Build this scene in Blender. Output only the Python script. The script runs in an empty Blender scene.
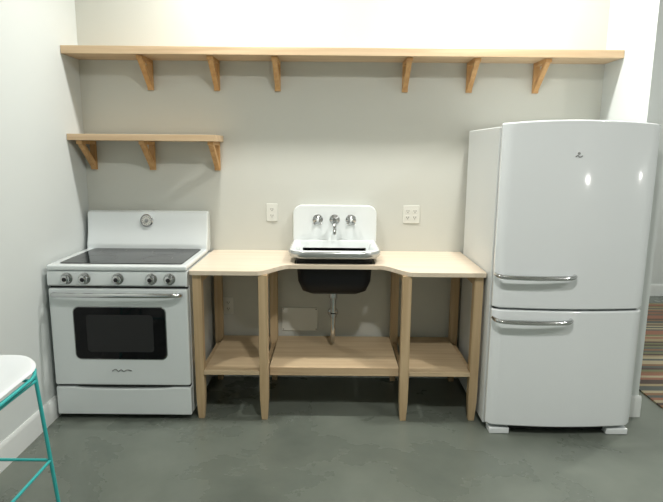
import bpy, bmesh, math
from mathutils import Vector, Matrix
R=math.radians
scene=bpy.context.scene
scene.view_settings.view_transform='Standard'
COL=scene.collection

# ---------------------------------------------------------------- materials
def mat(name,col,rough=.5,metal=0.0,coat=0.0,noise=0.0,nscale=8.0,bump=0.0,bscale=60.0,spec=.5):
    m=bpy.data.materials.new(name); m.use_nodes=True
    nt=m.node_tree; b=nt.nodes['Principled BSDF']
    b.inputs['Base Color'].default_value=(*col,1); b.inputs['Roughness'].default_value=rough
    b.inputs['Metallic'].default_value=metal; b.inputs['Coat Weight'].default_value=coat
    b.inputs['Specular IOR Level'].default_value=spec
    tc=nt.nodes.new('ShaderNodeTexCoord')
    if noise>0:
        n=nt.nodes.new('ShaderNodeTexNoise'); n.inputs['Scale'].default_value=nscale; n.inputs['Detail'].default_value=6
        nt.links.new(tc.outputs['Object'],n.inputs['Vector'])
        r=nt.nodes.new('ShaderNodeValToRGB')
        r.color_ramp.elements[0].position=.3; r.color_ramp.elements[1].position=.7
        r.color_ramp.elements[0].color=(*[c*(1-noise) for c in col],1)
        r.color_ramp.elements[1].color=(*[min(1,c*(1+noise)) for c in col],1)
        nt.links.new(n.outputs['Fac'],r.inputs['Fac']); nt.links.new(r.outputs['Color'],b.inputs['Base Color'])
    if bump>0:
        n2=nt.nodes.new('ShaderNodeTexNoise'); n2.inputs['Scale'].default_value=bscale; n2.inputs['Detail'].default_value=4
        nt.links.new(tc.outputs['Object'],n2.inputs['Vector'])
        bp=nt.nodes.new('ShaderNodeBump'); bp.inputs['Strength'].default_value=bump; bp.inputs['Distance'].default_value=.005
        nt.links.new(n2.outputs['Fac'],bp.inputs['Height']); nt.links.new(bp.outputs['Normal'],b.inputs['Normal'])
    return m

def wood(name,c1,c2,axis='X',rough=.5,scale=14):
    m=bpy.data.materials.new(name); m.use_nodes=True
    nt=m.node_tree; b=nt.nodes['Principled BSDF']; b.inputs['Roughness'].default_value=rough
    tc=nt.nodes.new('ShaderNodeTexCoord'); mp=nt.nodes.new('ShaderNodeMapping')
    s={'X':(.6,scale,scale),'Y':(scale,.6,scale),'Z':(scale,scale,.6)}[axis]
    mp.inputs['Scale'].default_value=s
    nt.links.new(tc.outputs['Object'],mp.inputs['Vector'])
    n=nt.nodes.new('ShaderNodeTexNoise'); n.inputs['Scale'].default_value=2.2; n.inputs['Detail'].default_value=7
    n.inputs['Distortion'].default_value=.6
    nt.links.new(mp.outputs['Vector'],n.inputs['Vector'])
    r=nt.nodes.new('ShaderNodeValToRGB'); r.color_ramp.elements[0].position=.35; r.color_ramp.elements[1].position=.68
    r.color_ramp.elements[0].color=(*c1,1); r.color_ramp.elements[1].color=(*c2,1)
    nt.links.new(n.outputs['Fac'],r.inputs['Fac']); nt.links.new(r.outputs['Color'],b.inputs['Base Color'])
    return m

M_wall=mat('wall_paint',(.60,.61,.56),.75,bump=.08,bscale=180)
M_wallL=mat('wall_paint_lit_bluish',(.64,.68,.67),.75,bump=.08,bscale=180)  # off-white wall with the bluish cast of the lighting put into its colour
M_ceil=mat('ceiling_paint',(.72,.72,.70),.8)
M_trim=mat('trim_paint',(.74,.77,.76),.4)
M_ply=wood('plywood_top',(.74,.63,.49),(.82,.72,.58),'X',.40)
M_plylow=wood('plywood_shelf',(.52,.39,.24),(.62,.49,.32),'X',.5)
M_shelf=wood('pine_shelf',(.53,.38,.23),(.67,.51,.33),'X',.5)
M_leg=wood('pine_leg',(.48,.34,.19),(.61,.46,.28),'Z',.5)
M_brk=wood('fir_bracket',(.50,.27,.10),(.64,.39,.17),'Z',.5)
M_enamel=mat('white_enamel',(.75,.80,.81),.13,coat=.6)
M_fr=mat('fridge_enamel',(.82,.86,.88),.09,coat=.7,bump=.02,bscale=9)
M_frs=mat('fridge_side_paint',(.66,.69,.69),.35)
M_chrome=mat('chrome',(.60,.61,.62),.12,metal=1)
M_steel=mat('brushed_steel',(.42,.43,.43),.22,metal=1)
M_black=mat('black_glass',(.004,.004,.005),.05,spec=.22)
M_dark=mat('dark_gap',(.012,.012,.013),.6)
M_iron=mat('black_cast_iron',(.006,.007,.009),.5,spec=.3)
M_porc=mat('porcelain',(.82,.86,.86),.1,coat=.5)
M_plate=mat('outlet_plastic',(.72,.73,.68),.35)
M_teal=mat('teal_paint',(.04,.43,.42),.3)
M_seat=mat('seat_white',(.78,.82,.84),.35)
M_clock=mat('clock_face',(.7,.7,.66),.3)
M_ring=mat('burner_marking',(.05,.05,.055),.3)

# concrete
def concrete():
    m=bpy.data.materials.new('polished_concrete'); m.use_nodes=True
    nt=m.node_tree; b=nt.nodes['Principled BSDF']
    tc=nt.nodes.new('ShaderNodeTexCoord')
    n=nt.nodes.new('ShaderNodeTexNoise'); n.inputs['Scale'].default_value=1.5; n.inputs['Detail'].default_value=10; n.inputs['Roughness'].default_value=.6; n.inputs['Distortion'].default_value=.2
    nt.links.new(tc.outputs['Object'],n.inputs['Vector'])
    r=nt.nodes.new('ShaderNodeValToRGB'); e=r.color_ramp.elements
    e[0].position=.32; e[1].position=.68
    e[0].color=(.108,.126,.108,1); e[1].color=(.180,.202,.172,1)
    nt.links.new(n.outputs['Fac'],r.inputs['Fac']); nt.links.new(r.outputs['Color'],b.inputs['Base Color'])
    r2=nt.nodes.new('ShaderNodeMapRange'); r2.inputs['To Min'].default_value=.20; r2.inputs['To Max'].default_value=.36
    nt.links.new(n.outputs['Fac'],r2.inputs['Value']); nt.links.new(r2.outputs['Result'],b.inputs['Roughness'])
    return m
M_floor=concrete()

def rugmat():
    m=bpy.data.materials.new('striped_weave'); m.use_nodes=True
    nt=m.node_tree; b=nt.nodes['Principled BSDF']; b.inputs['Roughness'].default_value=.95
    tc=nt.nodes.new('ShaderNodeTexCoord'); sp=nt.nodes.new('ShaderNodeSeparateXYZ')
    nt.links.new(tc.outputs['Object'],sp.inputs['Vector'])
    mu=nt.nodes.new('ShaderNodeMath'); mu.operation='MULTIPLY'; mu.inputs[1].default_value=28
    nt.links.new(sp.outputs['Y'],mu.inputs[0])
    fl=nt.nodes.new('ShaderNodeMath'); fl.operation='FLOOR'; nt.links.new(mu.outputs[0],fl.inputs[0])
    wn=nt.nodes.new('ShaderNodeTexWhiteNoise'); wn.noise_dimensions='1D'; nt.links.new(fl.outputs[0],wn.inputs['W'])
    r=nt.nodes.new('ShaderNodeValToRGB'); r.color_ramp.interpolation='CONSTANT'
    cols=[(.08,.06,.05),(.24,.12,.08),(.28,.23,.14),(.09,.10,.09),(.34,.30,.20),(.15,.16,.09),(.20,.12,.07)]
    e=r.color_ramp.elements
    e[0].position=0; e[0].color=(*cols[0],1); e[1].position=1/7; e[1].color=(*cols[1],1)
    for i in range(2,7):
        k=e.new(i/7); k.color=(*cols[i],1)
    nt.links.new(wn.outputs['Value'],r.inputs['Fac']); nt.links.new(r.outputs['Color'],b.inputs['Base Color'])
    return m
M_rug=rugmat()

def emis(name,col,st):
    m=bpy.data.materials.new(name); m.use_nodes=True
    b=m.node_tree.nodes['Principled BSDF']
    b.inputs['Emission Color'].default_value=(*col,1); b.inputs['Emission Strength'].default_value=st
    return m

# ---------------------------------------------------------------- geometry helpers
def empty(name,loc=(0,0,0)):
    o=bpy.data.objects.new(name,None); o.location=loc; o.empty_display_size=.1; COL.objects.link(o); return o

def finish(bm,name,m,parent=None,smooth=True,wn=True,angle=40):
    bmesh.ops.recalc_face_normals(bm,faces=bm.faces[:])
    me=bpy.data.meshes.new(name); bm.to_mesh(me); bm.free()
    for k in (m if isinstance(m,(list,tuple)) else [m]): me.materials.append(k)
    if smooth:
        for p in me.polygons: p.use_smooth=True
        me.set_sharp_from_angle(angle=R(angle))
    o=bpy.data.objects.new(name,me); COL.objects.link(o)
    if wn and smooth:
        w=o.modifiers.new('wn','WEIGHTED_NORMAL'); w.keep_sharp=True
    if parent: 
        o.parent=parent; o.matrix_parent_inverse=Matrix.Translation(-Vector(parent.location))
    return o

def bev(bm,w,seg=3,ang=30):
    if w<=0: return
    es=[e for e in bm.edges if len(e.link_faces)==2 and e.calc_face_angle(0)>R(ang)]
    bmesh.ops.bevel(bm,geom=es,offset=w,segments=seg,profile=.5,affect='EDGES',clamp_overlap=True)

def box(name,x0,x1,y0,y1,z0,z1,m,parent=None,b=.003,seg=3):
    bm=bmesh.new(); bmesh.ops.create_cube(bm,size=1)
    for v in bm.verts:
        v.co=Vector((x0+(v.co.x+.5)*(x1-x0),y0+(v.co.y+.5)*(y1-y0),z0+(v.co.z+.5)*(z1-z0)))
    bev(bm,b,seg); return finish(bm,name,m,parent)

def prism(name,pts,axis,a,b_,m,parent=None,bw=0.0,seg=3,ang=30):
    """pts 2D outline; axis: extrusion axis. 'Z': pts=(x,y); 'Y': pts=(x,z); 'X': pts=(y,z)"""
    bm=bmesh.new()
    def P(p,t):
        return {'Z':(p[0],p[1],t),'Y':(p[0],t,p[1]),'X':(t,p[0],p[1])}[axis]
    lo=[bm.verts.new(P(p,a)) for p in pts]; hi=[bm.verts.new(P(p,b_)) for p in pts]
    n=len(pts)
    bm.faces.new(lo); bm.faces.new(hi)
    for i in range(n): bm.faces.new((lo[i],lo[(i+1)%n],hi[(i+1)%n],hi[i]))
    bmesh.ops.recalc_face_normals(bm,faces=bm.faces[:])
    bev(bm,bw,seg,ang)
    return finish(bm,name,m,parent)

def rrect(x0,x1,y0,y1,r,n=8):
    if not isinstance(r,(tuple,list)): r=(r,)*4
    out=[]
    for (cx,cy,a0,rr) in ((x1-r[0],y1-r[0],0,r[0]),(x0+r[1],y1-r[1],90,r[1]),(x0+r[2],y0+r[2],180,r[2]),(x1-r[3],y0+r[3],270,r[3])):
        for i in range(n+1):
            a=R(a0+90*i/n); out.append((cx+rr*math.cos(a),cy+rr*math.sin(a)))
    return out

def lathe(name,prof,c,axis,m,parent=None,n=32,cap=True):
    bm=bmesh.new(); ax=Vector(axis).normalized(); q=ax.to_track_quat('Z','Y')
    rings=[]
    for r,h in prof:
        rings.append([bm.verts.new(Vector(c)+q@Vector((r*math.cos(2*math.pi*i/n),r*math.sin(2*math.pi*i/n),h))) for i in range(n)])
    for a,b in zip(rings,rings[1:]):
        for i in range(n): bm.faces.new((a[i],a[(i+1)%n],b[(i+1)%n],b[i]))
    if cap: bm.faces.new(rings[0]); bm.faces.new(rings[-1])
    return finish(bm,name,m,parent)

def tube(name,pts,r,m,parent=None,n=12,closed=False,smoothpts=True,radii=None):
    pts=[Vector(p) for p in pts]
    if smoothpts and len(pts)>2:
        out=[]; N=len(pts)
        rng=range(N if closed else N-1)
        for i in rng:
            p0=pts[(i-1)%N] if (closed or i>0) else pts[0]; p1=pts[i]; p2=pts[(i+1)%N]
            p3=pts[(i+2)%N] if (closed or i+2<N) else pts[-1]
            for k in range(6):
                t=k/6
                out.append(.5*((2*p1)+(p2-p0)*t+(2*p0-5*p1+4*p2-p3)*t*t+(-p0+3*p1-3*p2+p3)*t**3))
        if not closed: out.append(pts[-1])
        pts=out
    bm=bmesh.new(); rings=[]; N=len(pts)
    up=None
    for i,p in enumerate(pts):
        if closed: d=(pts[(i+1)%N]-pts[(i-1)%N]).normalized()
        else: d=(pts[min(i+1,N-1)]-pts[max(i-1,0)]).normalized()
        if up is None:
            up=Vector((0,0,1)) if abs(d.z)<.9 else Vector((0,1,0))
        s=d.cross(up).normalized(); up=s.cross(d).normalized()
        rr=r if radii is None else radii(i/(N-1))
        rings.append([bm.verts.new(p+rr*(s*math.cos(2*math.pi*k/n)+up*math.sin(2*math.pi*k/n))) for k in range(n)])
    for j in range(N if closed else N-1):
        a=rings[j]; b=rings[(j+1)%N]
        for i in range(n): bm.faces.new((a[i],a[(i+1)%n],b[(i+1)%n],b[i]))
    if not closed: bm.faces.new(rings[0]); bm.faces.new(rings[-1])
    return finish(bm,name,m,parent,wn=False)

def loft(name,loops,mats,matidx,parent=None,capa=True,capb=True):
    bm=bmesh.new(); L=[[bm.verts.new(p) for p in lp] for lp in loops]; n=len(L[0])
    for j,(a,b) in enumerate(zip(L,L[1:])):
        for i in range(n):
            f=bm.faces.new((a[i],a[(i+1)%n],b[(i+1)%n],b[i])); f.material_index=matidx[j]
    if capa: f=bm.faces.new(L[0]); f.material_index=matidx[0]
    if capb: f=bm.faces.new(L[-1]); f.material_index=matidx[-1]
    return finish(bm,name,mats,parent,wn=False,angle=50)

# ---------------------------------------------------------------- room shell
XL=-1.585; XR=1.69; XRo=1.81; CE=3.0; FY=-6.0; RX=5.0; BY=2.3
box('floor',XL-.15,RX+.15,FY-.15,BY+.15,-.1,0,M_floor,b=0)
box('ceiling',XL-.15,RX+.15,FY-.15,BY+.15,CE,CE+.1,M_ceil,b=0)
box('wall_back',XL-.15,XR,0,.15,0,CE,M_wall,b=0)
box('wall_left',XL-.15,XL,FY,0,0,CE,M_wallL,b=0)
box('wall_partition',XR,XRo,-.55,BY,0,CE,M_wallL,b=0)
box('wall_far',XRo,RX+.15,BY,BY+.15,0,CE,M_wallL,b=0)
box('wall_right',RX,RX+.15,FY,BY,0,CE,M_wallL,b=0)
box('wall_front',XL-.15,RX+.15,FY-.15,FY,0,CE,M_wall,b=0)
def baseprof(t,h): return [(0,0),(t,0),(t,h-.02),(t*.6,h-.006),(t*.4,h),(0,h)]
prism('baseboard_left',[(XL+a,z) for a,z in baseprof(.014,.13)],'Y',FY,0,M_trim)
prism('baseboard_back',[(-a,z) for a,z in baseprof(.014,.13)],'X',XL+.015,XR-.001,M_trim)
prism('baseboard_partition',[(-.55-a,z) for a,z in baseprof(.014,.13)],'X',XR-.0,XRo+.014,M_trim)
prism('baseboard_hall',[(XRo+a,z) for a,z in baseprof(.014,.13)],'Y',-.55,BY,M_trim)
prism('baseboard_far',[(BY-a,z) for a,z in baseprof(.014,.13)],'X',XRo+.015,RX,M_trim)

# ---------------------------------------------------------------- wall shelves
def bracket(par,i,x,zt,w=.036,depth=.20,h=.18):
    box('bracket_cleat_%d'%i,x-w/2,x+w/2,-.022,-.0005,zt-h,zt-.0005,M_brk,par,b=.002)
    box('bracket_arm_%d'%i,x-w/2,x+w/2,-depth,-.0225,zt-.022,zt-.0005,M_brk,par,b=.002)
    a=.030
    prism('bracket_brace_%d'%i,[(-.0225,zt-h+.01),(-.0225,zt-h+.01+a*1.3),(-depth+.02+a*1.2,zt-.0225),(-depth+.01,zt-.0225)],'X',x-w/2+.003,x+w/2-.003,M_brk,par,bw=.0015)
def shelf(x0,x1,zt,th,dep,xs):
    p=empty('wall_shelf',((x0+x1)/2,0,zt))
    box('board',x0,x1,-dep,-.0005,zt-th,zt,M_shelf,p,b=.002)
    for i,x in enumerate(xs): bracket(p,i+1,x,zt-th,depth=dep-.03)
    return p
shelf(XL+.002,XR-.002,2.118,.045,.24,[-1.140,-.725,-.345,.45,.85,1.265])
shelf(XL+.002,-.695,1.616,.038,.24,[-1.525,-1.150,-.735])

# ---------------------------------------------------------------- counter
cen=.02; cx0,cx1=-.778,.85
ct=empty('kitchen_counter',(cen,-.33,0))
yo,yi=-.66,-.475
out=[(cx0,-.001),(cx0,yo+.015),(cx0+.004,yo+.004),(cx0+.015,yo)]
def S(t): return t*t*(3-2*t)
for i in range(21):
    t=i/20; out.append((cen-.43+.17*t,yo+(yi-yo)*S(t)))
for i in range(21):
    t=1-i/20; out.append((cen+.43-.17*t,yo+(yi-yo)*S(t)))
out+=[(cx1-.015,yo),(cx1-.004,yo+.004),(cx1,yo+.015),(cx1,-.001),(cen+.236,-.001),(cen+.236,-.44),(cen-.236,-.44),(cen-.236,-.001)]
prism('countertop',out,'Z',.855,.88,M_ply,ct,bw=.002,seg=2,ang=50)
def leg(n,x,y,z1=.8545):
    w=.025
    bm=bmesh.new(); lv=[]
    for (z,s) in ((0,.017),(.12,.024),(.2,w),(z1,w)):
        lv.append([bm.verts.new((x+a*s,y+b*s,z)) for a,b in ((-1,-1),(1,-1),(1,1),(-1,1))])
    for a,b in zip(lv,lv[1:]):
        for i in range(4): bm.faces.new((a[i],a[(i+1)%4],b[(i+1)%4],b[i]))
    bm.faces.new(lv[0]); bm.faces.new(lv[-1]); bmesh.ops.recalc_face_normals(bm,faces=bm.faces[:])
    bev(bm,.003,2,45); finish(bm,n,M_leg,ct)
LX=[-.742,-.377,.419,.815]
for i,x in enumerate(LX):
    leg('leg_front_%d'%(i+1),x,-.61 if i in(0,3) else -.62); leg('leg_back_%d'%(i+1),x,-.055)
    box('side_rail_%d'%(i+1),x-.011,x+.011,-.584,-.081,.79,.8545,M_leg,ct,b=.002)
    box('shelf_rail_%d'%(i+1),x-.011,x+.011,-.584,-.081,.225,.2745,M_leg,ct,b=.002)
box('back_rail',LX[0]+.026,-.26,-.04,-.018,.79,.8545,M_leg,ct,b=.002)
box('back_rail_right',.30,LX[3]-.026,-.04,-.018,.79,.8545,M_leg,ct,b=.002)
g=.026
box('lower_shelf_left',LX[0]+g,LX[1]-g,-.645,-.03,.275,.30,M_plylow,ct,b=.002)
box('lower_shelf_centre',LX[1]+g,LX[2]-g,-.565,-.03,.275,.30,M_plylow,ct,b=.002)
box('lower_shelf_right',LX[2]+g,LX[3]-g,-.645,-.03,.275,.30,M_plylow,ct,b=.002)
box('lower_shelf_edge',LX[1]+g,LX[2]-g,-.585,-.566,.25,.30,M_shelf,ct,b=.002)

# ---------------------------------------------------------------- sink
sk=empty('wall_mounted_sink',(cen,-.2,.9)); scx=.018; hw=.272
def pl(inset,z,y0=-.475,y1=-.045,r=.10,n=10):
    rr=max(r-inset*.6,.02)
    return [(x,y,z+(.010 if z>.89 else 0)) for x,y in rrect(scx-hw+inset,scx+hw-inset,y0+inset,y1-min(inset,.02)*1.0,(.02,.02,rr,rr),n)]
loops=[pl(.14,.735),pl(.085,.745),pl(.06,.78),pl(.048,.90),pl(.040,.93),pl(.030,.945),pl(.018,.951),pl(.006,.946),pl(.0,.934),pl(.002,.918),pl(.009,.905),pl(.020,.900),pl(.044,.898),pl(.046,.86),pl(.055,.76),pl(.08,.70),pl(.13,.675)]
idx=[0]*7+[2]*4+[1]*6
M_rim=mat('rim_enamel_grey',(.50,.52,.52),.18,metal=.7)
loft('basin',loops,[M_porc,M_iron,M_rim],idx,sk)
prism('backsplash',rrect(scx-.268,scx+.272,.91,1.185,(.06,.06,.012,.012)),'Y',-.046,-.002,M_porc,sk,bw=.008,seg=4,ang=40)
fz=1.092; fy=-.046
for k,dx in (('left',-.108),('right',.105)):
    x=scx+dx
    lathe('escutcheon_'+k,[(.001,.0),(.033,.0),(.033,.004),(.024,.010),(.011,.014),(.009,.03),(.012,.033),(.012,.040),(.006,.045),(.001,.046)],(x,fy,fz),(0,-1,0),M_steel,sk,24)
    for a in (45,135):
        d=Vector((math.cos(R(a)),0,math.sin(R(a))))*.035; c=Vector((x,fy-.036,fz))
        tube('cross_%s_%d'%(k,a),[c-d,c-d*.5,c+d*.5,c+d],.006,M_steel,sk,10,radii=lambda t:.005+.004*abs(2*t-1))
    lathe('button_'+k,[(.009,0),(.008,.004),(.001,.005)],(x,fy-.044,fz),(0,-1,0),M_porc,sk,16)
lathe('escutcheon_centre',[(.001,0),(.033,0),(.033,.004),(.022,.010),(.015,.014),(.015,.035),(.011,.045),(.001,.047)],(scx,fy,fz),(0,-1,0),M_steel,sk,24)
tube('spout',[(scx,fy-.03,fz-.005),(scx,fy-.035,fz-.03),(scx,fy-.055,fz-.05),(scx,fy-.085,fz-.056),(scx,fy-.10,fz-.066),(scx,fy-.102,fz-.082)],.011,M_steel,sk,14)
lathe('drain_flange',[(.001,.0),(.036,0),(.036,.012),(.026,.02),(.026,.05),(.021,.055),(.017,.12),(.017,.145),(.022,.15),(.022,.175),(.016,.18),(.016,.26)],(scx-.005,-.25,.677),(0,0,-1),M_chrome,sk,24)
tube('trap',[(scx-.005,-.25,.425),(scx-.005,-.245,.37),(scx-.005,-.21,.335),(scx-.005,-.17,.36),(scx-.005,-.15,.42),(scx-.005,-.11,.455),(scx-.005,-.05,.46),(scx-.005,-.002,.46)],.015,M_chrome,sk,14)
lathe('trap_flange',[(.001,0),(.035,0),(.030,.008),(.018,.012)],(scx-.005,-.0015,.46),(0,-1,0),M_chrome,sk,24)

# ---------------------------------------------------------------- range
rg=empty('kitchen_range',(-1.17,-.33,0)); a0,a1=-1.558,-.79; ac=(a0+a1)/2
box('body',a0,a1,-.60,-.03,.03,.872,M_enamel,rg,b=.006)
for i,(x,y) in enumerate(((a0+.05,-.55),(a1-.05,-.55),(a0+.05,-.08),(a1-.05,-.08))):
    lathe('foot_%d'%(i+1),[(.02,0),(.02,.01),(.012,.012),(.012,.031)],(x,y,0),(0,0,1),M_dark,rg,16)
box('toe_kick',a0+.02,a1-.02,-.605,-.56,.02,.05,M_dark,rg,b=.002)
box('cooktop_frame',a0,a1,-.655,-.11,.8725,.905,M_enamel,rg,b=.012,seg=4)
prism('cooktop_glass',rrect(a0+.055,a1-.035,-.615,-.142,.02),'Z',.900,.909,M_black,rg,bw=.002,ang=50)
for i,(x,y,r) in enumerate(((ac-.17,-.47,.10),(ac+.17,-.47,.085),(ac-.17,-.24,.075),(ac+.17,-.24,.10))):
    lathe('burner_ring_%d'%(i+1),[(r-.002,0),(r,.0),(r,.0006),(r-.002,.0006),(r-.002,0)],(x,y,.9088),(0,0,1),M_ring,rg,48,cap=False)
bg=[(-.03,.88),(-.03,1.118),(-.036,1.135),(-.05,1.143),(-.075,1.143),(-.095,1.135),(-.103,1.118),(-.106,1.08),(-.112,1.02),(-.124,.97),(-.135,.94),(-.138,.925),(-.138,.88)]
prism('backguard',bg,'X',a0+.004,a1+.0,M_enamel,rg,bw=.010,seg=4,ang=60)
lathe('clock_bezel',[(.001,0),(.040,0),(.040,.012),(.036,.016),(.033,.012),(.001,.012)],(ac-.0,-.102,1.083),(0,-1,.05),M_chrome,rg,36)
lathe('clock_face',[(.001,0),(.031,0),(.031,.002),(.001,.002)],(ac,-.1145,1.0835),(0,-1,.05),M_clock,rg,36)
lathe('clock_hub',[(.001,0),(.013,0),(.011,.006),(.001,.007)],(ac,-.116,1.0835),(0,-1,.05),M_steel,rg,24)
for i in range(12):
    an=i*math.pi/6
    x=ac+.025*math.cos(an); z=1.0835+.025*math.sin(an)
    box('clock_tick_%d'%i,x-.0018,x+.0018,-.1185,-.1160,z-.0018,z+.0018,M_dark,rg,b=0)
cp=[(-.595,.785),(-.645,.785),(-.652,.795),(-.650,.845),(-.644,.866),(-.630,.8724),(-.595,.8724)]
prism('control_panel',cp,'X',a0,a1,M_enamel,rg,bw=.003,ang=40)
box('panel_trim',a0+.01,a1-.01,-.6545,-.648,.788,.793,M_steel,rg,b=.001)
for i,x in enumerate((-1.448,-1.350,-1.168,-.985,-.885)):
    lathe('knob_base_%d'%(i+1),[(.001,0),(.032,0),(.032,.004),(.026,.008),(.001,.009)],(x,-.6515,.829),(0,-1,0),M_steel,rg,28)
    lathe('knob_%d'%(i+1),[(.020,.006),(.024,.02),(.022,.030),(.016,.033),(.001,.034)],(x,-.6515,.829),(0,-1,0),M_chrome,rg,28)
    lathe('knob_cap_%d'%(i+1),[(.012,0),(.011,.003),(.001,.004)],(x,-.685,.829),(0,-1,0),M_dark,rg,20)
box('door_gap_upper',a0+.006,a1-.006,-.632,-.60,.768,.79,M_dark,rg,b=0)
prism('oven_door',rrect(a0+.002,a1-.002,.212,.773,.012,4),'Y',-.655,-.6005,M_enamel,rg,bw=.010,seg=4,ang=60)
prism('window_trim',rrect(-1.428,-.912,.365,.674,.035),'Y',-.6585,-.654,M_steel,rg,bw=.002,ang=60)
prism('oven_window',rrect(-1.423,-.917,.370,.669,.031),'Y',-.6605,-.655,M_black,rg,bw=.001,ang=60)
prism('inner_window_frame',rrect(-1.355,-.985,.412,.627,.02),'Y',-.6612,-.6600,M_dark,rg)
tube('oven_handle',[(a0+.035,-.66,.740),(a0+.05,-.695,.747),(a0+.12,-.706,.749),(ac,-.712,.750),(a1-.12,-.706,.749),(a1-.05,-.695,.747),(a1-.035,-.66,.740)],.013,M_chrome,rg,14)
tube('door_badge',[(ac-.055,-.657,.298),(ac-.035,-.6575,.308),(ac-.02,-.6575,.296),(ac-.005,-.6575,.306),(ac+.01,-.6575,.297),(ac+.03,-.6575,.305),(ac+.055,-.657,.300)],.0028,M_steel,rg,8)
box('drawer_gap',a0+.008,a1-.008,-.63,-.60,.195,.215,M_dark,rg,b=0)
dp=[(a0+.002,.032),(a1-.002,.032),(a1-.002,.198)]
for i in range(13):
    t=i/12; x=a1-.10+(a0-a1+.20)*t
    dp.append((x,.198-.012*math.sin(math.pi*t)**.5))
dp.append((a0+.002,.198))
prism('storage_drawer',dp,'Y',-.652,-.6005,M_enamel,rg,bw=.007,seg=3,ang=60)

# ---------------------------------------------------------------- refrigerator
fr=empty('refrigerator',(1.25,-.42,0)); f0,f1=.858,1.652; fc=(f0+f1)/2
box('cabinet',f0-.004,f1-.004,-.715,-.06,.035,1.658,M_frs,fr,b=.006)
box('door_gasket',f0+.012,f1-.012,-.728,-.715,.06,1.645,M_dark,fr,b=0)
def door(n,z0,z1,crown):
    bm=bmesh.new(); N=28; W=(f1-f0)/2; yb=-.728
    pts=[]
    for i in range(N+1):
        s=-1+2*i/N; x=fc+s*W
        y=-.775-.030*(1-s*s)
        ed=max(0,(abs(s)-.955)/.045); y+=.022*(1-math.sqrt(max(0,1-ed*ed)))
        pts.append((x,y,s))
    fb=[bm.verts.new((x,y,z0)) for x,y,s in pts]; ft=[bm.verts.new((x,y,z1+crown*(1-s*s))) for x,y,s in pts]
    bb=[bm.verts.new((x,yb,z0)) for x,y,s in pts]; bt=[bm.verts.new((x,yb,z1+crown*(1-s*s))) for x,y,s in pts]
    for i in range(N):
        bm.faces.new((fb[i],fb[i+1],ft[i+1],ft[i])); bm.faces.new((bb[i],bt[i],bt[i+1],bb[i+1]))
        bm.faces.new((ft[i],ft[i+1],bt[i+1],bt[i])); bm.faces.new((fb[i],bb[i],bb[i+1],fb[i+1]))
    bm.faces.new((fb[0],ft[0],bt[0],bb[0])); bm.faces.new((fb[N],bb[N],bt[N],ft[N]))
    bmesh.ops.recalc_face_normals(bm,faces=bm.faces[:])
    bev(bm,.009,4,60)
    return finish(bm,n,M_fr,fr)
door('fresh_food_door',.720,1.674,.018)
door('freezer_door',.055,.709,0)
def fh(n,z):
    tube(n,[(f0+.002,-.775,z+.006),(f0+.009,-.815,z+.004),(f0+.045,-.836,z+.001),(f0+.19,-.850,z-.001),(f0+.33,-.850,z),(f0+.375,-.845,z+.002),(f0+.398,-.825,z+.004),(f0+.405,-.797,z+.004)],.011,M_chrome,fr,14,radii=lambda t:.009+.004*math.sin(math.pi*t))
fh('upper_handle',.897); fh('lower_handle',.660)
for i,(xa,xb) in enumerate(((f0+.02,f0+.13),(f1-.13,f1-.01))):
    box('front_foot_%d'%(i+1),xa,xb,-.775,-.70,0,.036,M_fr,fr,b=.006)
box('base_grille',f0+.05,f1-.05,-.735,-.69,.012,.05,M_dark,fr,b=.002)
for i,x in enumerate((f0+.06,f1-.06)):
    lathe('rear_roller_%d'%(i+1),[(.001,-.02),(.02,-.02),(.02,.02),(.001,.02)],(x,-.15,.02),(1,0,0),M_dark,fr,16)
box('hinge_cover',f1-.12,f1-.02,-.727,-.62,1.6585,1.670,M_frs,fr,b=.004)
bx=fc-.025
tube('badge',[(bx-.016,-.8065,1.510),(bx-.006,-.8068,1.517),(bx+.004,-.8068,1.509),(bx+.018,-.8065,1.515)],.0025,M_steel,fr,8)
lathe('badge_disc',[(.001,0),(.007,0),(.006,.003),(.001,.003)],(bx,-.8055,1.527),(0,-1,0),M_steel,fr,20)

# ---------------------------------------------------------------- outlets / panel
def outlet(x,z,wd=.036):
    p=empty('electrical_outlet',(x,0,z))
    prism('plate',rrect(x-wd,x+wd,z-.058,z+.058,.006,4),'Y',-.006,-.0005,M_plate,p,bw=.002,ang=50)
    for xx in ([x] if wd<.05 else [x-.023,x+.023]):
      for s in(-1,1):
        zc=z+s*.021; t='%d_%d'%(s+2,int(xx>x))
        prism('receptacle_'+t,rrect(xx-.017,xx+.017,zc-.0145,zc+.0145,.008,5),'Y',-.0075,-.006,M_plate,p)
        for q in(-1,1): box('slot_%s_%d'%(t,q+2),xx+q*.0065-.0015,xx+q*.0065+.0015,-.0079,-.0074,zc-.003,zc+.007,M_dark,p,b=0)
        lathe('ground_'+t,[(.001,0),(.0028,0),(.0028,.0005),(.001,.0005)],(xx,-.0075,zc-.008),(0,-1,0),M_dark,p,12)
    return p
outlet(-.39,1.13); outlet(.518,1.125,.054); outlet(-.69,.50)
ap=empty('access_panel',(-.21,0,.42))
prism('cover',rrect(-.33,-.09,.33,.49,.004,3),'Y',-.008,-.0005,M_plate,ap,bw=.002,ang=50)
for i,(x,z) in enumerate(((-.32,.34),(-.10,.34),(-.32,.48),(-.10,.48))):
    lathe('screw_%d'%i,[(.001,0),(.004,0),(.003,.002),(.001,.002)],(x,-.008,z),(0,-1,0),M_steel,ap,12)

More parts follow.
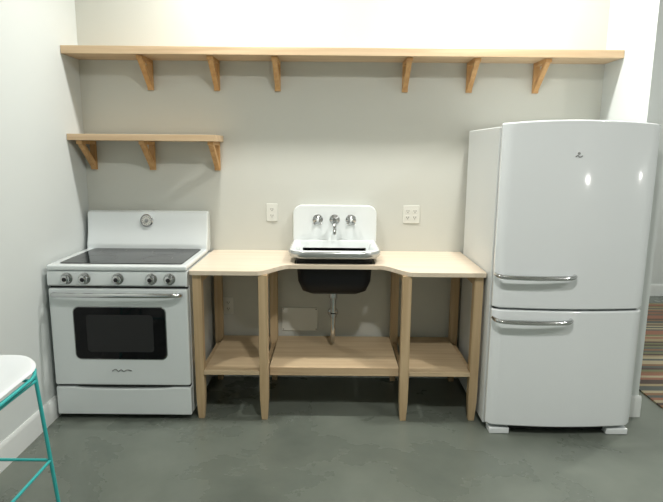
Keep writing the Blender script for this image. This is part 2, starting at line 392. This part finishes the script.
# ---------------------------------------------------------------- stool
sx,sy=-1.318,-1.815; st=empty('bar_stool',(sx,sy,0)); sh=.225; dz=-.045
def seatloop(ins,z,lift=0):
    o=[]
    for x,y in rrect(-sh+ins,sh-ins,-sh+ins,sh-ins,.11-ins*.3,10):
        o.append((sx+x,sy+y,z+dz+lift*max(0,(y/sh))**2))
    return o
lps=[seatloop(.20,.722),seatloop(.12,.725,.01),seatloop(.04,.738,.02),seatloop(.008,.748,.03),seatloop(0,.756,.03),seatloop(.004,.763,.03),seatloop(.014,.765,.03),seatloop(.05,.755,.02),seatloop(.12,.742,.01),seatloop(.20,.738)]
loft('seat',lps,[M_seat],[0]*9,st)
tube('seat_rim',[(x,y,z-.018) for x,y,z in seatloop(.004,.75,.03)][::2],.007,M_teal,st,10,closed=True,smoothpts=False)
tops=[(-.19,-.19),(.19,-.19),(.19,.19),(-.19,.19)]; ft_=[(-.225,-.225),(.232,-.225),(.232,.225),(-.225,.225)]
ZT=.74+dz
for i in range(4):
    tube('leg_%d'%(i+1),[(sx+tops[i][0],sy+tops[i][1],ZT),(sx+ft_[i][0],sy+ft_[i][1],.003)],.0075,M_teal,st,12,smoothpts=False)
    lathe('glide_%d'%(i+1),[(.001,0),(.012,0),(.012,.008),(.008,.014)],(sx+ft_[i][0],sy+ft_[i][1],0),(0,0,1),M_dark,st,14)
    for zz,nm in((.315,'footrest'),(.655,'seat_frame')):
        j=(i+1)%4
        def q(k):
            t=(ZT-zz)/ZT; return (sx+tops[k][0]+(ft_[k][0]-tops[k][0])*t,sy+tops[k][1]+(ft_[k][1]-tops[k][1])*t,zz)
        tube('%s_%d'%(nm,i+1),[q(i),q(j)],.006,M_teal,st,10,smoothpts=False)

# ---------------------------------------------------------------- rug
box('area_rug',2.02,3.9,-.45,1.95,.0005,.012,M_rug,b=.003)

# ---------------------------------------------------------------- lights
def down(x,y,w,sz=.16,c=(1,.975,.92)):
    p=empty('recessed_downlight',(x,y,CE))
    lathe('trim_ring',[(.075,0),(.10,0),(.10,.006),(.075,.012),(.075,0)],(x,y,CE-.0005),(0,0,-1),M_trim,p,32,cap=False)
    lathe('lens',[(.001,0),(.074,0),(.074,.004),(.001,.004)],(x,y,CE-.0008),(0,0,-1),emis('lamp_lens',(1,.98,.93),6),p,32)
    l=bpy.data.lights.new('lamp','AREA'); l.shape='DISK'; l.size=sz; l.energy=w; l.color=c
    o=bpy.data.objects.new('lamp',l); COL.objects.link(o); o.location=(x,y,CE-.03); o.parent=p; o.matrix_parent_inverse=Matrix.Translation((-x,-y,-CE))
down(-.55,-.62,26); down(.95,-.62,31)
down(.35,-2.6,42); down(2.7,-2.9,36); down(3.2,.4,44)
# floor lamp and wall sconce in the part of the room behind the viewpoint (seen as small glints on the fridge)
M_bulb=emis('lamp_bulb',(1,.98,.92),45)
fl=empty('floor_lamp',(3.5,-5.4,0))
lathe('base',[(.001,0),(.14,0),(.14,.012),(.02,.025),(.012,.03),(.012,1.08),(.022,1.085),(.022,1.12),(.001,1.12)],(3.5,-5.4,0),(0,0,1),M_dark,fl,28)
lathe('bulb',[(.02,0),(.03,.02),(.05,.05),(.055,.07),(.05,.09),(.03,.11),(.001,.115)],(3.5,-5.4,1.115),(0,0,1),M_bulb,fl,24)
sc=empty('wall_sconce',(RX,-4.5,1.24))
lathe('plate',[(.001,0),(.06,0),(.06,.012),(.02,.02),(.014,.08),(.001,.08)],(RX-.0005,-4.5,1.24),(-1,0,0),M_dark,sc,28)
lathe('bulb',[(.015,0),(.03,.02),(.04,.045),(.04,.06),(.03,.085),(.001,.095)],(RX-.078,-4.5,1.24),(-1,0,0),M_bulb,sc,24)
w=bpy.data.worlds.new('world'); scene.world=w; w.use_nodes=True
w.node_tree.nodes['Background'].inputs['Color'].default_value=(.5,.55,.6,1); w.node_tree.nodes['Background'].inputs['Strength'].default_value=.3

# ---------------------------------------------------------------- camera
cd=bpy.data.cameras.new('camera'); cam=bpy.data.objects.new('camera',cd); COL.objects.link(cam)
cd.sensor_width=36; cd.lens=560/663*36
cam.matrix_world=Matrix.Translation((0,-3.64,1.532))@Matrix.Rotation(R(90-10.2),4,'X')@Matrix.Rotation(R(.5),4,'Z')
scene.camera=cam
